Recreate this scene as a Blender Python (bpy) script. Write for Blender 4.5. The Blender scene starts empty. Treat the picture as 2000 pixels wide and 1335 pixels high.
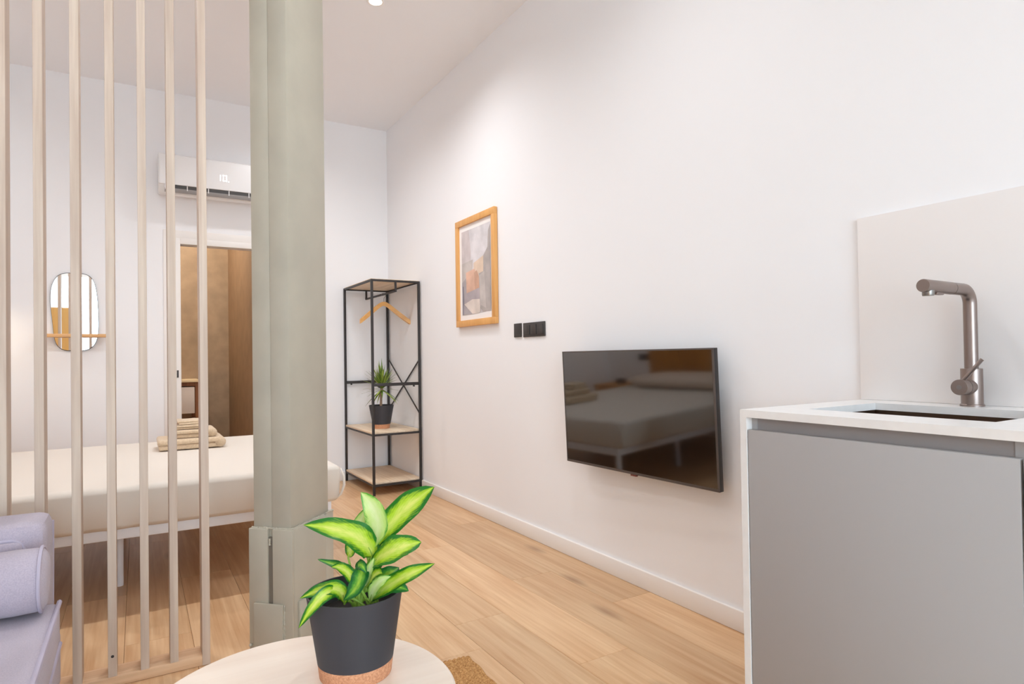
import bpy, bmesh, math, random
from mathutils import Vector, Matrix, noise

scene = bpy.context.scene
C = scene.collection
rnd = random.Random(7)

# ------------------------------------------------------------------ camera
F_PX, YAW, ROLL, PITCH, CY, CAM_H = 1217.28, 0.5408, -0.0148, 0.0127, 681.68, 1.0476
cam_d = bpy.data.cameras.new('camera'); cam = bpy.data.objects.new('camera', cam_d); C.objects.link(cam)
fw = Vector((math.sin(YAW)*math.cos(PITCH), math.cos(YAW)*math.cos(PITCH), math.sin(PITCH)))
rt = Vector((math.cos(YAW), -math.sin(YAW), 0)); up = rt.cross(fw)
cr, sr = math.cos(ROLL), math.sin(ROLL)
X, Y, Z = cr*rt + sr*up, -sr*rt + cr*up, -fw
cam.matrix_world = Matrix(((X.x, Y.x, Z.x, 0), (X.y, Y.y, Z.y, 0), (X.z, Y.z, Z.z, CAM_H), (0, 0, 0, 1)))
cam_d.sensor_width = 36; cam_d.lens = F_PX/2000*36; cam_d.shift_y = (CY-667.5)/2000
cam_d.clip_start = 0.05
scene.camera = cam

# ------------------------------------------------------------------ view, world, window light
vs = scene.view_settings
vs.view_transform = 'Standard'; vs.look = 'None'; vs.gamma = 1; vs.use_curve_mapping = False
vs.exposure = 0.11
scene.cycles.diffuse_bounces = 8; scene.cycles.max_bounces = 14
W = bpy.data.worlds.new('sky'); scene.world = W; W.use_nodes = True
W.node_tree.nodes['Background'].inputs[0].default_value = (0.70, 0.87, 1.0, 1)
W.node_tree.nodes['Background'].inputs[1].default_value = 8.8

# room extents (metres)
XR, XL, YB, YR, ZC = 1.9484, -1.25, 5.4072, -3.2, 3.114
WIN = (-1.235, 1.30, 0.06, 2.72)      # opening in the wall behind the camera

ld = bpy.data.lights.new('window_portal', 'AREA'); ld.shape = 'RECTANGLE'
ld.size = WIN[1]-WIN[0]; ld.size_y = WIN[3]-WIN[2]; ld.cycles.is_portal = True
lo = bpy.data.objects.new('window_portal', ld); C.objects.link(lo)
lo.location = ((WIN[0]+WIN[1])/2, YR-0.14, (WIN[2]+WIN[3])/2); lo.rotation_euler = (math.radians(90), 0, 0)

DOWNLIGHTS = [(1.19, 3.456, 50), (0.35, 3.456, 42), (-0.50, 3.456, 42), (0.98, 4.52, 34), (-0.97, 4.60, 14),
              (1.05, 1.75, 32), (-0.55, 1.75, 24), (1.0, 0.2, 6), (-0.55, 0.2, 8)]  # beyond the glimpsed and scallop-casting lights, the rest are added to brighten the room
WARM = (0.955, 0.97, 1.0)

# ------------------------------------------------------------------ helpers
def lin(c):
    return tuple(((v/255)/12.92 if v/255 <= 0.04045 else ((v/255+0.055)/1.055)**2.4) for v in c) + (1,)

def new_mat(name):
    m = bpy.data.materials.new(name); m.use_nodes = True
    return m, m.node_tree.nodes, m.node_tree.links, m.node_tree.nodes['Principled BSDF']

def mat(name, rgb, rough=0.6, metal=0.0, var=0.0, vscale=4.0, bump=0.0, bscale=200.0, spec=0.5, rgb2=None, sheen=0.0, coat=0.0):
    m, n, l, b = new_mat(name)
    b.inputs['Base Color'].default_value = lin(rgb)
    b.inputs['Roughness'].default_value = rough; b.inputs['Metallic'].default_value = metal
    b.inputs['Specular IOR Level'].default_value = spec
    if sheen: b.inputs['Sheen Weight'].default_value = sheen
    if coat: b.inputs['Coat Weight'].default_value = coat
    tc = n.new('ShaderNodeTexCoord')
    if var or rgb2:
        nz = n.new('ShaderNodeTexNoise'); nz.inputs['Scale'].default_value = vscale; nz.inputs['Detail'].default_value = 5
        mx = n.new('ShaderNodeMix'); mx.data_type = 'RGBA'
        mx.inputs['A'].default_value = lin(rgb)
        mx.inputs['B'].default_value = lin(rgb2 if rgb2 else tuple(max(0, v*(1-var)) for v in rgb))
        rp = n.new('ShaderNodeMapRange'); rp.inputs['From Min'].default_value = 0.35; rp.inputs['From Max'].default_value = 0.65
        l.new(tc.outputs['Object'], nz.inputs['Vector']); l.new(nz.outputs['Fac'], rp.inputs['Value'])
        l.new(rp.outputs['Result'], mx.inputs['Factor']); l.new(mx.outputs['Result'], b.inputs['Base Color'])
    if bump:
        nb = n.new('ShaderNodeTexNoise'); nb.inputs['Scale'].default_value = bscale; nb.inputs['Detail'].default_value = 3
        bp = n.new('ShaderNodeBump'); bp.inputs['Strength'].default_value = bump; bp.inputs['Distance'].default_value = 0.002
        l.new(tc.outputs['Object'], nb.inputs['Vector']); l.new(nb.outputs['Fac'], bp.inputs['Height']); l.new(bp.outputs['Normal'], b.inputs['Normal'])
    return m

def wood(name, light, dark, axis='Z', fine=60.0, rough=0.5, knots=0.0, tone=0.0, coarse=5.0):
    """Grain stretched along one axis, plus a slow tone shift that differs from piece to piece."""
    m, n, l, b = new_mat(name); b.inputs['Roughness'].default_value = rough; b.inputs['Specular IOR Level'].default_value = 0.35
    tc = n.new('ShaderNodeTexCoord'); oi = n.new('ShaderNodeObjectInfo')
    off = n.new('ShaderNodeVectorMath'); off.operation = 'MULTIPLY_ADD'
    cmb = n.new('ShaderNodeCombineXYZ')
    for k in range(3): l.new(oi.outputs['Random'], cmb.inputs[k])
    l.new(cmb.outputs[0], off.inputs[0]); off.inputs[1].default_value = (37, 53, 71); l.new(tc.outputs['Object'], off.inputs[2])
    def stretched(s, sl, detail, dist=0.0):
        mp = n.new('ShaderNodeMapping'); mp.inputs['Scale'].default_value = tuple(sl if a == axis else s for a in 'XYZ')
        nz = n.new('ShaderNodeTexNoise'); nz.inputs['Scale'].default_value = 1.0; nz.inputs['Detail'].default_value = detail
        nz.inputs['Distortion'].default_value = dist
        l.new(off.outputs[0], mp.inputs['Vector']); l.new(mp.outputs[0], nz.inputs['Vector']); return nz
    a = stretched(fine, fine*0.035, 6, 0.4); c = stretched(coarse*2, coarse*0.25, 4, 0.8)
    add = n.new('ShaderNodeMath'); add.operation = 'MULTIPLY_ADD'; add.inputs[1].default_value = 0.55
    l.new(a.outputs['Fac'], add.inputs[0])
    s2 = n.new('ShaderNodeMath'); s2.operation = 'MULTIPLY'; s2.inputs[1].default_value = 0.45; l.new(c.outputs['Fac'], s2.inputs[0]); l.new(s2.outputs[0], add.inputs[2])
    mr = n.new('ShaderNodeMapRange'); mr.inputs['From Min'].default_value = 0.36; mr.inputs['From Max'].default_value = 0.66
    l.new(add.outputs[0], mr.inputs['Value'])
    mx = n.new('ShaderNodeMix'); mx.data_type = 'RGBA'; mx.inputs['A'].default_value = lin(dark); mx.inputs['B'].default_value = lin(light)
    l.new(mr.outputs['Result'], mx.inputs['Factor']); col = mx.outputs['Result']
    if tone:
        hv = n.new('ShaderNodeHueSaturation'); t2 = n.new('ShaderNodeMapRange')
        t2.inputs['To Min'].default_value = 1-tone; t2.inputs['To Max'].default_value = 1+tone*0.45
        l.new(oi.outputs['Random'], t2.inputs['Value']); l.new(t2.outputs['Result'], hv.inputs['Value']); l.new(col, hv.inputs['Color']); col = hv.outputs['Color']
    if knots:
        mp = n.new('ShaderNodeMapping'); mp.inputs['Scale'].default_value = tuple(1.1 if q == axis else 3.4 for q in 'XYZ')
        vo = n.new('ShaderNodeTexVoronoi'); vo.inputs['Scale'].default_value = 1.0
        l.new(off.outputs[0], mp.inputs['Vector']); l.new(mp.outputs[0], vo.inputs['Vector'])
        k2 = n.new('ShaderNodeMapRange'); k2.inputs['From Min'].default_value = 0.03; k2.inputs['From Max'].default_value = 0.13
        k2.inputs['To Min'].default_value = knots; k2.inputs['To Max'].default_value = 0
        l.new(vo.outputs['Distance'], k2.inputs['Value'])
        m2 = n.new('ShaderNodeMix'); m2.data_type = 'RGBA'; m2.inputs['B'].default_value = lin((120, 84, 60))
        l.new(k2.outputs['Result'], m2.inputs['Factor']); l.new(col, m2.inputs['A']); col = m2.outputs['Result']
    l.new(col, b.inputs['Base Color'])
    bp = n.new('ShaderNodeBump'); bp.inputs['Strength'].default_value = 0.12; bp.inputs['Distance'].default_value = 0.001
    l.new(a.outputs['Fac'], bp.inputs['Height']); l.new(bp.outputs['Normal'], b.inputs['Normal'])
    return m

def emit(name, rgb, strength):
    m, n, l, b = new_mat(name); b.inputs['Base Color'].default_value = lin(rgb)
    b.inputs['Emission Color'].default_value = lin(rgb); b.inputs['Emission Strength'].default_value = strength
    return m

M = dict(
    wall=mat('wall_paint', (240, 240, 242), 0.85, bump=0.05, bscale=90, spec=0.2),
    ceil=mat('ceiling_paint', (241, 241, 243), 0.9, spec=0.15),
    trim=mat('white_lacquer', (238, 234, 230), 0.45),
    plank=wood('oak_plank', (226, 192, 152), (200, 156, 114), 'Y', 55, 0.36, knots=0.5, tone=0.13),
    slat=wood('pale_oak_slat', (216, 200, 184), (192, 172, 156), 'Z', 70, 0.5, tone=0.05),
    railwood=wood('pale_oak_rail', (226, 190, 154), (200, 160, 124), 'X', 70, 0.5),
    steel=mat('painted_steel', (184, 178, 162), 0.5, var=0.04, vscale=6, bump=0.12, bscale=35),
    groove=mat('groove_paint', (120, 112, 100), 0.7),
    sofa=mat('lilac_grey_fabric', (190, 179, 191), 0.95, rgb2=(176, 166, 180), vscale=320, bump=0.6, bscale=900, spec=0.1, sheen=0.3),
    piping=mat('fabric_piping', (184, 176, 192), 0.9, bump=0.4, bscale=900, spec=0.1),
    tabletop=wood('bleached_tabletop', (240, 226, 212), (230, 212, 196), 'X', 30, 0.5),
    tableleg=wood('table_leg_wood', (220, 190, 158), (196, 162, 128), 'Z', 60, 0.5),
    jute=mat('jute_cord', (208, 162, 108), 0.95, rgb2=(158, 112, 68), vscale=170, bump=0.8, bscale=500, spec=0.1),
    pot=mat('charcoal_pot', (56, 55, 60), 0.55, spec=0.4),
    cork=mat('cork_base', (216, 160, 122), 0.85, rgb2=(188, 128, 92), vscale=260, bump=0.3, bscale=300),
    soil=mat('potting_soil', (34, 28, 25), 1.0, bump=1.0, bscale=150),
    stem=mat('green_stem', (150, 186, 74), 0.5),
    sheet=mat('cream_sheet', (222, 214, 204), 0.9, bump=0.15, bscale=700, spec=0.15),
    bedwhite=mat('white_bed_metal', (236, 236, 240), 0.4),
    towel=mat('beige_towel', (226, 204, 174), 1.0, bump=1.0, bscale=500, spec=0.05, sheen=0.4, rgb2=(212, 188, 158), vscale=120),
    pillow=mat('beige_pillowcase', (222, 204, 188), 0.95, bump=0.2, bscale=500, spec=0.1),
    black=mat('black_powder_coat', (44, 39, 38), 0.5),
    rackwood=wood('greige_oak_board', (236, 216, 190), (212, 188, 160), 'Y', 60, 0.55),
    hanger=wood('beech_hanger', (238, 188, 120), (222, 166, 98), 'X', 40, 0.4),
    metal=mat('hook_steel', (150, 146, 142), 0.3, 1.0),
    framewood=wood('honey_frame', (232, 178, 110), (216, 158, 92), 'Z', 60, 0.45),
    paper=mat('white_paper', (240, 236, 234), 0.9, spec=0.1),
    plastic=mat('anthracite_plastic', (58, 54, 53), 0.45),
    tvbody=mat('tv_black_plastic', (38, 34, 33), 0.35),
    bezel=mat('tv_bezel_grey', (84, 76, 73), 0.35),
    counter=mat('white_quartz', (236, 235, 234), 0.3, rgb2=(232, 231, 230), vscale=30),
    splash=mat('white_quartz_panel', (238, 235, 234), 0.4),
    door=mat('matt_grey_laminate', (170, 168, 168), 0.6, spec=0.3),
    grip=mat('grey_grip_profile', (150, 146, 146), 0.5),
    sink=mat('bronze_steel', (92, 72, 58), 0.35, 0.85),
    tap=mat('gunmetal', (150, 136, 130), 0.32, 0.9),
    tapdark=mat('gunmetal_dark', (70, 62, 60), 0.4, 0.6),
    acwhite=mat('white_ac_plastic', (232, 231, 231), 0.35),
    acgrey=mat('ac_louvre_grey', (150, 148, 148), 0.5),
    acdark=mat('ac_slot_dark', (70, 68, 68), 0.6),
    mirror=mat('mirror_silver', (245, 245, 245), 0.01, 1.0),
    ledge=wood('mirror_ledge_wood', (232, 188, 136), (214, 164, 112), 'X', 60, 0.5),
    taupe=mat('taupe_tile', (172, 148, 120), 0.55, var=0.1, vscale=8),
    brown=mat('brown_shaded_wall', (146, 118, 90), 0.6, var=0.08, vscale=8),  # browner hue of the side wall, with its shade put into the colour
    vanwood=wood('vanity_walnut', (150, 96, 52), (120, 72, 38), 'Z', 60, 0.5),
    vantop=mat('vanity_top', (240, 220, 180), 0.4),
    vandrawer=mat('vanity_drawer', (228, 220, 212), 0.5),
    ochre=wood('honey_cabinet', (252, 204, 130), (240, 186, 108), 'Z', 40, 0.6),
    headwood=wood('headboard_oak', (214, 154, 80), (186, 126, 60), 'Z', 50, 0.55),
    ground=mat('balcony_floor', (190, 186, 180), 0.9),
    lampshade=mat('linen_shade', (246, 232, 208), 0.9),
    mount=mat('mount_steel', (60, 58, 58), 0.5, 0.5),
)

_m = M['lampshade']; _n = _m.node_tree.nodes; _t = _n.new('ShaderNodeBsdfTranslucent'); _t.inputs[0].default_value = lin((246, 228, 200))
_x = _n.new('ShaderNodeMixShader'); _x.inputs[0].default_value = 0.5
_m.node_tree.links.new(_n['Principled BSDF'].outputs[0], _x.inputs[1]); _m.node_tree.links.new(_t.outputs[0], _x.inputs[2]); _m.node_tree.links.new(_x.outputs[0], _n['Material Output'].inputs['Surface'])

def finish(bm, name, m, smooth=28):
    me = bpy.data.meshes.new(name); bm.normal_update(); bm.to_mesh(me); bm.free()
    for mm in (m if isinstance(m, (list, tuple)) else [m]): me.materials.append(M[mm] if isinstance(mm, str) else mm)
    if smooth:
        for p in me.polygons: p.use_smooth = True
        me.set_sharp_from_angle(angle=math.radians(smooth))
    return me

def part(name, bm, m, parent, label=None, smooth=28, local=False, kind=None):
    """A mesh built in world coordinates (or in its thing's own axes) as a child."""
    o = bpy.data.objects.new(name, finish(bm, name, m, smooth)); C.objects.link(o); o.parent = parent
    if not local and parent.type == 'EMPTY': o.matrix_parent_inverse = parent.matrix_basis.inverted()
    if label: o['label'] = label
    if kind: o['kind'] = kind
    return o

def solo(name, bm, m, label=None, cat=None, kind=None, group=None, smooth=28, move=True):
    me = finish(bm, name, m, smooth); o = bpy.data.objects.new(name, me); C.objects.link(o)
    if move:
        xs = [v.co for v in me.vertices]
        c = Vector(((min(v.x for v in xs)+max(v.x for v in xs))/2, (min(v.y for v in xs)+max(v.y for v in xs))/2, min(v.z for v in xs)))
        me.transform(Matrix.Translation(-c)); o.location = c
    if label: o['label'] = label
    if cat: o['category'] = cat
    if kind: o['kind'] = kind
    if group: o['group'] = group
    return o

def thing(name, loc, label=None, cat=None, rotz=0, kind=None, group=None):
    o = bpy.data.objects.new(name, None); C.objects.link(o); o.location = loc; o.rotation_euler = (0, 0, rotz); o.empty_display_size = 0.1
    o.matrix_basis = Matrix.Translation(loc) @ Matrix.Rotation(rotz, 4, 'Z')
    if label: o['label'] = label
    if cat: o['category'] = cat
    if kind: o['kind'] = kind
    if group: o['group'] = group
    return o

def BM(): return bmesh.new()

def box(bm, x0, x1, y0, y1, z0, z1, bev=0.0, seg=2, mi=0):
    vs_ = [bm.verts.new((x, y, z)) for x in (x0, x1) for y in (y0, y1) for z in (z0, z1)]
    q = [(0, 1, 3, 2), (4, 6, 7, 5), (0, 4, 5, 1), (2, 3, 7, 6), (0, 2, 6, 4), (1, 5, 7, 3)]
    fs = [bm.faces.new([vs_[i] for i in f]) for f in q]
    for f in fs: f.material_index = mi
    if bev:
        es = list({e for f in fs for e in f.edges})
        bmesh.ops.bevel(bm, geom=es, offset=bev, segments=seg, affect='EDGES', profile=0.5)
    return bm

def bx(*a, **k): return box(BM(), *a, **k)

def ring(bm, c, u, v, r, seg): return [bm.verts.new(c + r*(math.cos(2*math.pi*i/seg)*u + math.sin(2*math.pi*i/seg)*v)) for i in range(seg)]

def tube(bm, pts, r, seg=12, caps=True):
    pts = [Vector(p) for p in pts]; rs = r if isinstance(r, (list, tuple)) else [r]*len(pts)
    t = (pts[1]-pts[0]).normalized(); u = t.orthogonal().normalized(); rings = []
    for i, p in enumerate(pts):
        a = pts[max(0, i-1)]; b = pts[min(len(pts)-1, i+1)]; t2 = (b-a).normalized()
        u = (u - t2*u.dot(t2)).normalized(); v = t2.cross(u)
        rings.append(ring(bm, p, u, v, rs[i], seg))
    for a, b in zip(rings, rings[1:]):
        for i in range(seg): bm.faces.new((a[i], a[(i+1) % seg], b[(i+1) % seg], b[i]))
    if caps: bm.faces.new(rings[0][::-1]); bm.faces.new(rings[-1])
    return bm

def tb(pts, r, seg=12): return tube(BM(), pts, r, seg)

def lathe(prof, cx, cy, seg=48, close=False):
    bm = BM(); rings = []
    for r, z in prof:
        if r < 1e-6: rings.append([bm.verts.new((cx, cy, z))])
        else: rings.append([bm.verts.new((cx+r*math.cos(2*math.pi*i/seg), cy+r*math.sin(2*math.pi*i/seg), z)) for i in range(seg)])
    for a, b in zip(rings, rings[1:]):
        for i in range(seg):
            j = (i+1) % seg
            if len(a) == 1: bm.faces.new((a[0], b[j], b[i]))
            elif len(b) == 1: bm.faces.new((a[i], a[j], b[0]))
            else: bm.faces.new((a[i], a[j], b[j], b[i]))
    bmesh.ops.recalc_face_normals(bm, faces=bm.faces)
    return bm

def sq(bm, p0, p1, w, axis_hint=(0, 0, 1)):
    """Square bar between two points."""
    a, b = Vector(p0), Vector(p1); t = (b-a).normalized(); h = Vector(axis_hint)
    if abs(t.dot(h)) > 0.95: h = Vector((1, 0, 0))
    u = t.cross(h).normalized()*w/2; v = t.cross(u).normalized()*w/2
    A = [bm.verts.new(a+s*u+q*v) for s, q in ((-1, -1), (1, -1), (1, 1), (-1, 1))]
    B = [bm.verts.new(b+s*u+q*v) for s, q in ((-1, -1), (1, -1), (1, 1), (-1, 1))]
    for i in range(4): bm.faces.new((A[i], A[(i+1) % 4], B[(i+1) % 4], B[i]))
    bm.faces.new(A[::-1]); bm.faces.new(B); bmesh.ops.recalc_face_normals(bm, faces=bm.faces)
    return bm

def softbox(x0, x1, y0, y1, z0, z1, bev, n=6, puff=0.0, rough=0.0, fr=9.0, seed=0):
    """Upholstery block: bevelled, subdivided, slightly puffed and uneven."""
    bm = bx(x0, x1, y0, y1, z0, z1, bev=bev, seg=4)
    long_e = [e for e in bm.edges if e.calc_length() > 3*bev]
    bmesh.ops.subdivide_edges(bm, edges=long_e, cuts=n, use_grid_fill=True)
    c = Vector(((x0+x1)/2, (y0+y1)/2, (z0+z1)/2)); h = Vector(((x1-x0)/2, (y1-y0)/2, (z1-z0)/2))
    bm.normal_update()
    nv = [(v, v.normal.copy()) for v in bm.verts]
    for v, nn in nv:
        q = [(v.co[i]-c[i])/h[i] for i in range(3)]
        k = 1
        for i in range(3):
            if abs(nn[i]) < 0.7: k *= max(0, 1-q[i]*q[i])
        v.co += nn*(puff*k + rough*noise.noise(v.co*fr+Vector((seed, seed*2.1, 0))))
    return bm

# ------------------------------------------------------------------ setting: floor, walls, ceiling
FLOOR_YB = 7.2
flo = solo('floor', bx(XL-0.1, XR+0.1, YR-0.1, FLOOR_YB, -0.10, -0.012), 'railwood', kind='structure')
# oak boards, 22 cm wide, parallel to the right-hand wall
PWID = 0.2215
joints = {0: 2.07, 1: 2.53, 2: 3.20, 3: 2.23}
for i in range(15):
    x1 = XR - 0.004 - i*PWID; x0 = x1 - PWID
    x0c = max(x0, XL)
    if x1 - x0c < 0.02: continue
    y0 = joints.get(i, 1.2 + rnd.random()*1.5); ln = 1.48
    ks = [y0 + k*ln for k in range(-5, 6)]
    for a, b in zip(ks, ks[1:]):
        a2, b2 = max(a, YR), min(b, FLOOR_YB)
        if b2-a2 < 0.03: continue
        cx, cy = (x0c+x1)/2, (a2+b2)/2; g = 0.0005
        bm = bx(x0c-cx+g, x1-cx-g, a2-cy+g, b2-cy-g, -0.012, 0.0, bev=0.0009, seg=1)
        o = bpy.data.objects.new('plank', finish(bm, 'plank', 'plank', 0)); C.objects.link(o); o.location = (cx, cy, 0)
        o.parent = flo; o.matrix_parent_inverse = Matrix.Translation(-flo.location)

solo('ceiling', bx(XL-0.1, XR+0.1, YR-0.1, FLOOR_YB, ZC, ZC+0.1), 'ceil', kind='structure')
solo('wall_right', bx(XR, XR+0.1, YR-0.1, YB+0.1, -0.1, ZC), 'wall', kind='structure')
solo('wall_left', bx(XL-0.1, XL, YR-0.1, YB+0.1, -0.1, ZC), 'wall', kind='structure')
# back wall with the doorway to the bathroom
DX0, DX1, DZ = 0.285, 1.02, 1.954
bm = BM()
box(bm, XL, DX0, YB, YB+0.1, -0.1, ZC); box(bm, DX1, XR, YB, YB+0.1, -0.1, ZC); box(bm, DX0, DX1, YB, YB+0.1, DZ, ZC)
solo('wall_back', bm, 'wall', kind='structure')
# wall behind the camera with the window opening
bm = BM()
box(bm, XL, WIN[0], YR-0.12, YR, -0.1, ZC); box(bm, WIN[1], XR, YR-0.12, YR, -0.1, ZC)
box(bm, WIN[0], WIN[1], YR-0.12, YR, -0.1, WIN[2]); box(bm, WIN[0], WIN[1], YR-0.12, YR, WIN[3], ZC)
solo('wall_front', bm, 'wall', kind='structure')
w = thing('window_1', ((WIN[0]+WIN[1])/2, YR-0.06, WIN[2]), kind='structure')
bm = BM()
for a, b in ((WIN[0], WIN[0]+0.06), (WIN[1]-0.06, WIN[1]), (0.055, 0.125)): box(bm, a, b, YR-0.09, YR-0.03, WIN[2], WIN[3], bev=0.004)
for a, b in ((WIN[2], WIN[2]+0.07), (WIN[3]-0.07, WIN[3])): box(bm, WIN[0], WIN[1], YR-0.088, YR-0.032, a, b, bev=0.004)
part('window_frame', bm, 'trim', w)
solo('ground_outside', bx(-8, 8, -12, YR-0.13, -0.3, -0.1), 'ground', kind='structure')

def skirting(name, x0, x1, y0, y1):
    solo(name, bx(x0, x1, y0, y1, 0.0005, 0.081, bev=0.003), 'trim', kind='structure')
skirting('baseboard_right', XR-0.014, XR, 1.112, YB)
skirting('baseboard_back', DX1+0.07, XR-0.014, YB-0.014, YB)
skirting('baseboard_back', XL+0.014, DX0-0.117, YB-0.014, YB)
skirting('baseboard_left', XL, XL+0.014, 1.0, YB)
# doorway lining, flat trim and the edge of the pocket door with its latch
d = thing('door_1', (DX0, YB, 0), kind='structure')
bm = BM()
box(bm, DX0-0.045, DX0, YB-0.012, YB+0.1, 0, DZ+0.045, bev=0.002); box(bm, DX1, DX1+0.045, YB-0.012, YB+0.1, 0, DZ+0.045, bev=0.002)
box(bm, DX0, DX1, YB-0.012, YB+0.1, DZ, DZ+0.045, bev=0.002)
part('door_frame', bm, 'trim', d)
bm = BM()
box(bm, DX0-0.115, DX0-0.045, YB-0.007, YB, 0, DZ+0.105, bev=0.002); box(bm, DX0-0.045, DX1+0.045, YB-0.007, YB, DZ+0.045, DZ+0.105, bev=0.002)
part('architrave', bm, 'trim', d)
part('latch', bx(DX0-0.030, DX0-0.018, YB-0.016, YB-0.011, 0.93, 0.985, bev=0.001), 'plastic', d, label='small dark latch slot')

# bathroom beyond the doorway
solo('wall_bathroom_back', bx(-0.6, 1.15, 7.06, 7.16, 0.0005, ZC-0.0005), 'taupe', kind='structure')
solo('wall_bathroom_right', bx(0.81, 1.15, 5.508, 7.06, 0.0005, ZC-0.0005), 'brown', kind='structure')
solo('wall_bathroom_left', bx(-0.6, -0.5, 5.51, 7.06, 0.0005, ZC-0.0005), 'taupe', kind='structure')
v = thing('bathroom_vanity', (0.07, 6.80, 0), 'walnut framed vanity with pale drawer seen through the doorway', 'vanity')
VX0, VX1, VY0, VY1 = -0.44, 0.507, 6.56, 7.058
part('vanity_top', bx(VX0, VX1, VY0, VY1, 0.857, 0.880, bev=0.002), 'vantop', v)
bm = BM()
for x in (VX0, VX1-0.045):
    box(bm, x, x+0.038, VY0+0.02, VY0+0.06, 0, 0.857, bev=0.002); box(bm, x, x+0.038, VY1-0.045, VY1-0.005, 0, 0.857, bev=0.002)
    box(bm, x, x+0.038, VY0+0.06, VY1-0.045, 0.45, 0.49); box(bm, x, x+0.038, VY0+0.06, VY1-0.045, 0.817, 0.857)
box(bm, VX0+0.038, VX1-0.045, VY0+0.02, VY0+0.06, 0.822, 0.857)
part('frame', bm, 'vanwood', v)
part('drawer', bx(VX0+0.042, VX1-0.05, VY0+0.015, VY1-0.01, 0.565, 0.812, bev=0.003), 'vandrawer', v)

# ------------------------------------------------------------------ recessed downlights
LENS = emit('downlight_lens', (255, 240, 215), 12)
for (x, y, pw) in DOWNLIGHTS:
    seen = (x == 1.19)
    t = thing('ceiling_downlight', (x, y, ZC), 'recessed round ceiling downlight set above the clothes rack side of the room' if seen else 'recessed round ceiling downlight, assumed and unseen, that brightens the room', 'downlight', group=None if seen else 'downlights out of view')
    bm = lathe([(0.036, ZC-0.001), (0.037, ZC-0.004), (0.046, ZC-0.005), (0.049, ZC-0.003), (0.049, ZC)], x, y, 32)
    part('trim_ring', bm, 'trim', t)
    bm = lathe([(0, ZC-0.0015), (0.0365, ZC-0.0015)], x, y, 32)
    part('lens', bm, LENS, t)
    L = bpy.data.lights.new('downlight_lamp', 'SPOT'); L.energy = pw; L.color = WARM; L.spot_size = math.radians(152); L.spot_blend = 1.0; L.shadow_soft_size = 0.04
    o = bpy.data.objects.new('downlight_lamp', L); C.objects.link(o); o.location = (x, y, ZC-0.02); o.parent = t; o.matrix_parent_inverse = t.matrix_basis.inverted()
L = bpy.data.lights.new('bathroom_lamp', 'POINT'); L.energy = 40; L.color = (1.0, 0.92, 0.80); L.shadow_soft_size = 0.1
o = bpy.data.objects.new('bathroom_lamp', L); C.objects.link(o); o.location = (0.0, 6.2, 2.6)

# ------------------------------------------------------------------ slat divider
t = thing('slat_divider', (-0.5, 2.455, 0), 'floor to ceiling room divider of upright pale oak slats', 'divider')
part('bottom_rail', bx(XL+0.002, 0.185, 2.412, 2.502, 0.001, 0.034, bev=0.0015), 'railwood', t)
part('top_rail', bx(XL+0.002, 0.185, 2.412, 2.502, ZC-0.035, ZC-0.001, bev=0.0015), 'railwood', t)
slat_x = [0.197, 0.100, 0.0145, -0.076, -0.1695, -0.263, -0.3545] + [-0.447-0.0925*k for k in range(8)]
first = None
for i, x in enumerate(slat_x):
    z0 = 0.001 if i == 0 else 0.034
    bm = bx(-0.0125, 0.0125, 0, 0.082, z0, (ZC-0.001) if i == 0 else ZC-0.035, bev=0.0015)
    if i == 1: first_me = finish(bm, 'slat', 'slat', 28)
    if i == 0: me = finish(bm, 'slat', 'slat', 28)
    else:
        if i > 1: bm.free()
        me = first_me
    o = bpy.data.objects.new('slat', me); C.objects.link(o); o.location = (x, 2.41, 0); o.parent = t; o.matrix_parent_inverse = t.matrix_basis.inverted()
part('screw', tb([(-0.076, 2.411, 0.10), (-0.076, 2.4085, 0.10)], 0.0045, 10), 'black', t, label='dark screw head')

# ------------------------------------------------------------------ steel column, set diagonally
t = thing('steel_column', (0.468, 2.343, 0), 'olive grey painted steel column with stepped plates at its foot', 'column', rotz=math.radians(45))
CA, CB = 0.254, 0.153
bm = BM(); box(bm, 0, CA, 0, 0.0770, 0.001, ZC-0.001, bev=0.0012, seg=2)
part('shaft', bm, 'steel', t, local=True)
bm = BM(); box(bm, 0.0008, CA, 0.0778, CB, 0.001, ZC-0.001, bev=0.0012, seg=2)
part('shaft', bm, 'steel', t, local=True)
ST = 0.44
bm = BM(); box(bm, -0.013, 0.0, -0.013, 0.068, 0.001, ST, bev=0.003); part('collar_plate', bm, 'steel', t, local=True)
bm = BM(); box(bm, -0.013, 0.0, 0.087, CB+0.013, 0.001, ST, bev=0.003); part('collar_plate', bm, 'steel', t, local=True)
bm = BM(); box(bm, -0.007, 0.0, 0.0685, 0.0865, 0.001, ST-0.03); part('collar_groove', bm, 'groove', t, local=True, label='darker recessed groove')
bm = BM(); box(bm, 0.0, 0.214, -0.013, 0.0, 0.001, ST, bev=0.003); part('collar_plate', bm, 'steel', t, local=True)
bm = BM(); box(bm, 0.220, 0.278, -0.009, 0.03, 0.001, ST+0.004, bev=0.003); part('collar_plate', bm, 'steel', t, local=True)
bm = BM(); box(bm, 0.0, CA, CB, CB+0.013, 0.001, ST, bev=0.003); part('collar_plate', bm, 'steel', t, local=True)
bm = BM(); box(bm, -0.024, -0.013, 0.022, 0.140, 0.001, 0.175, bev=0.002); part('foot_plate', bm, 'steel', t, local=True)
bm = BM(); box(bm, 0.02, 0.19, -0.023, -0.013, 0.001, 0.175, bev=0.002); part('foot_plate', bm, 'steel', t, local=True)
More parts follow.
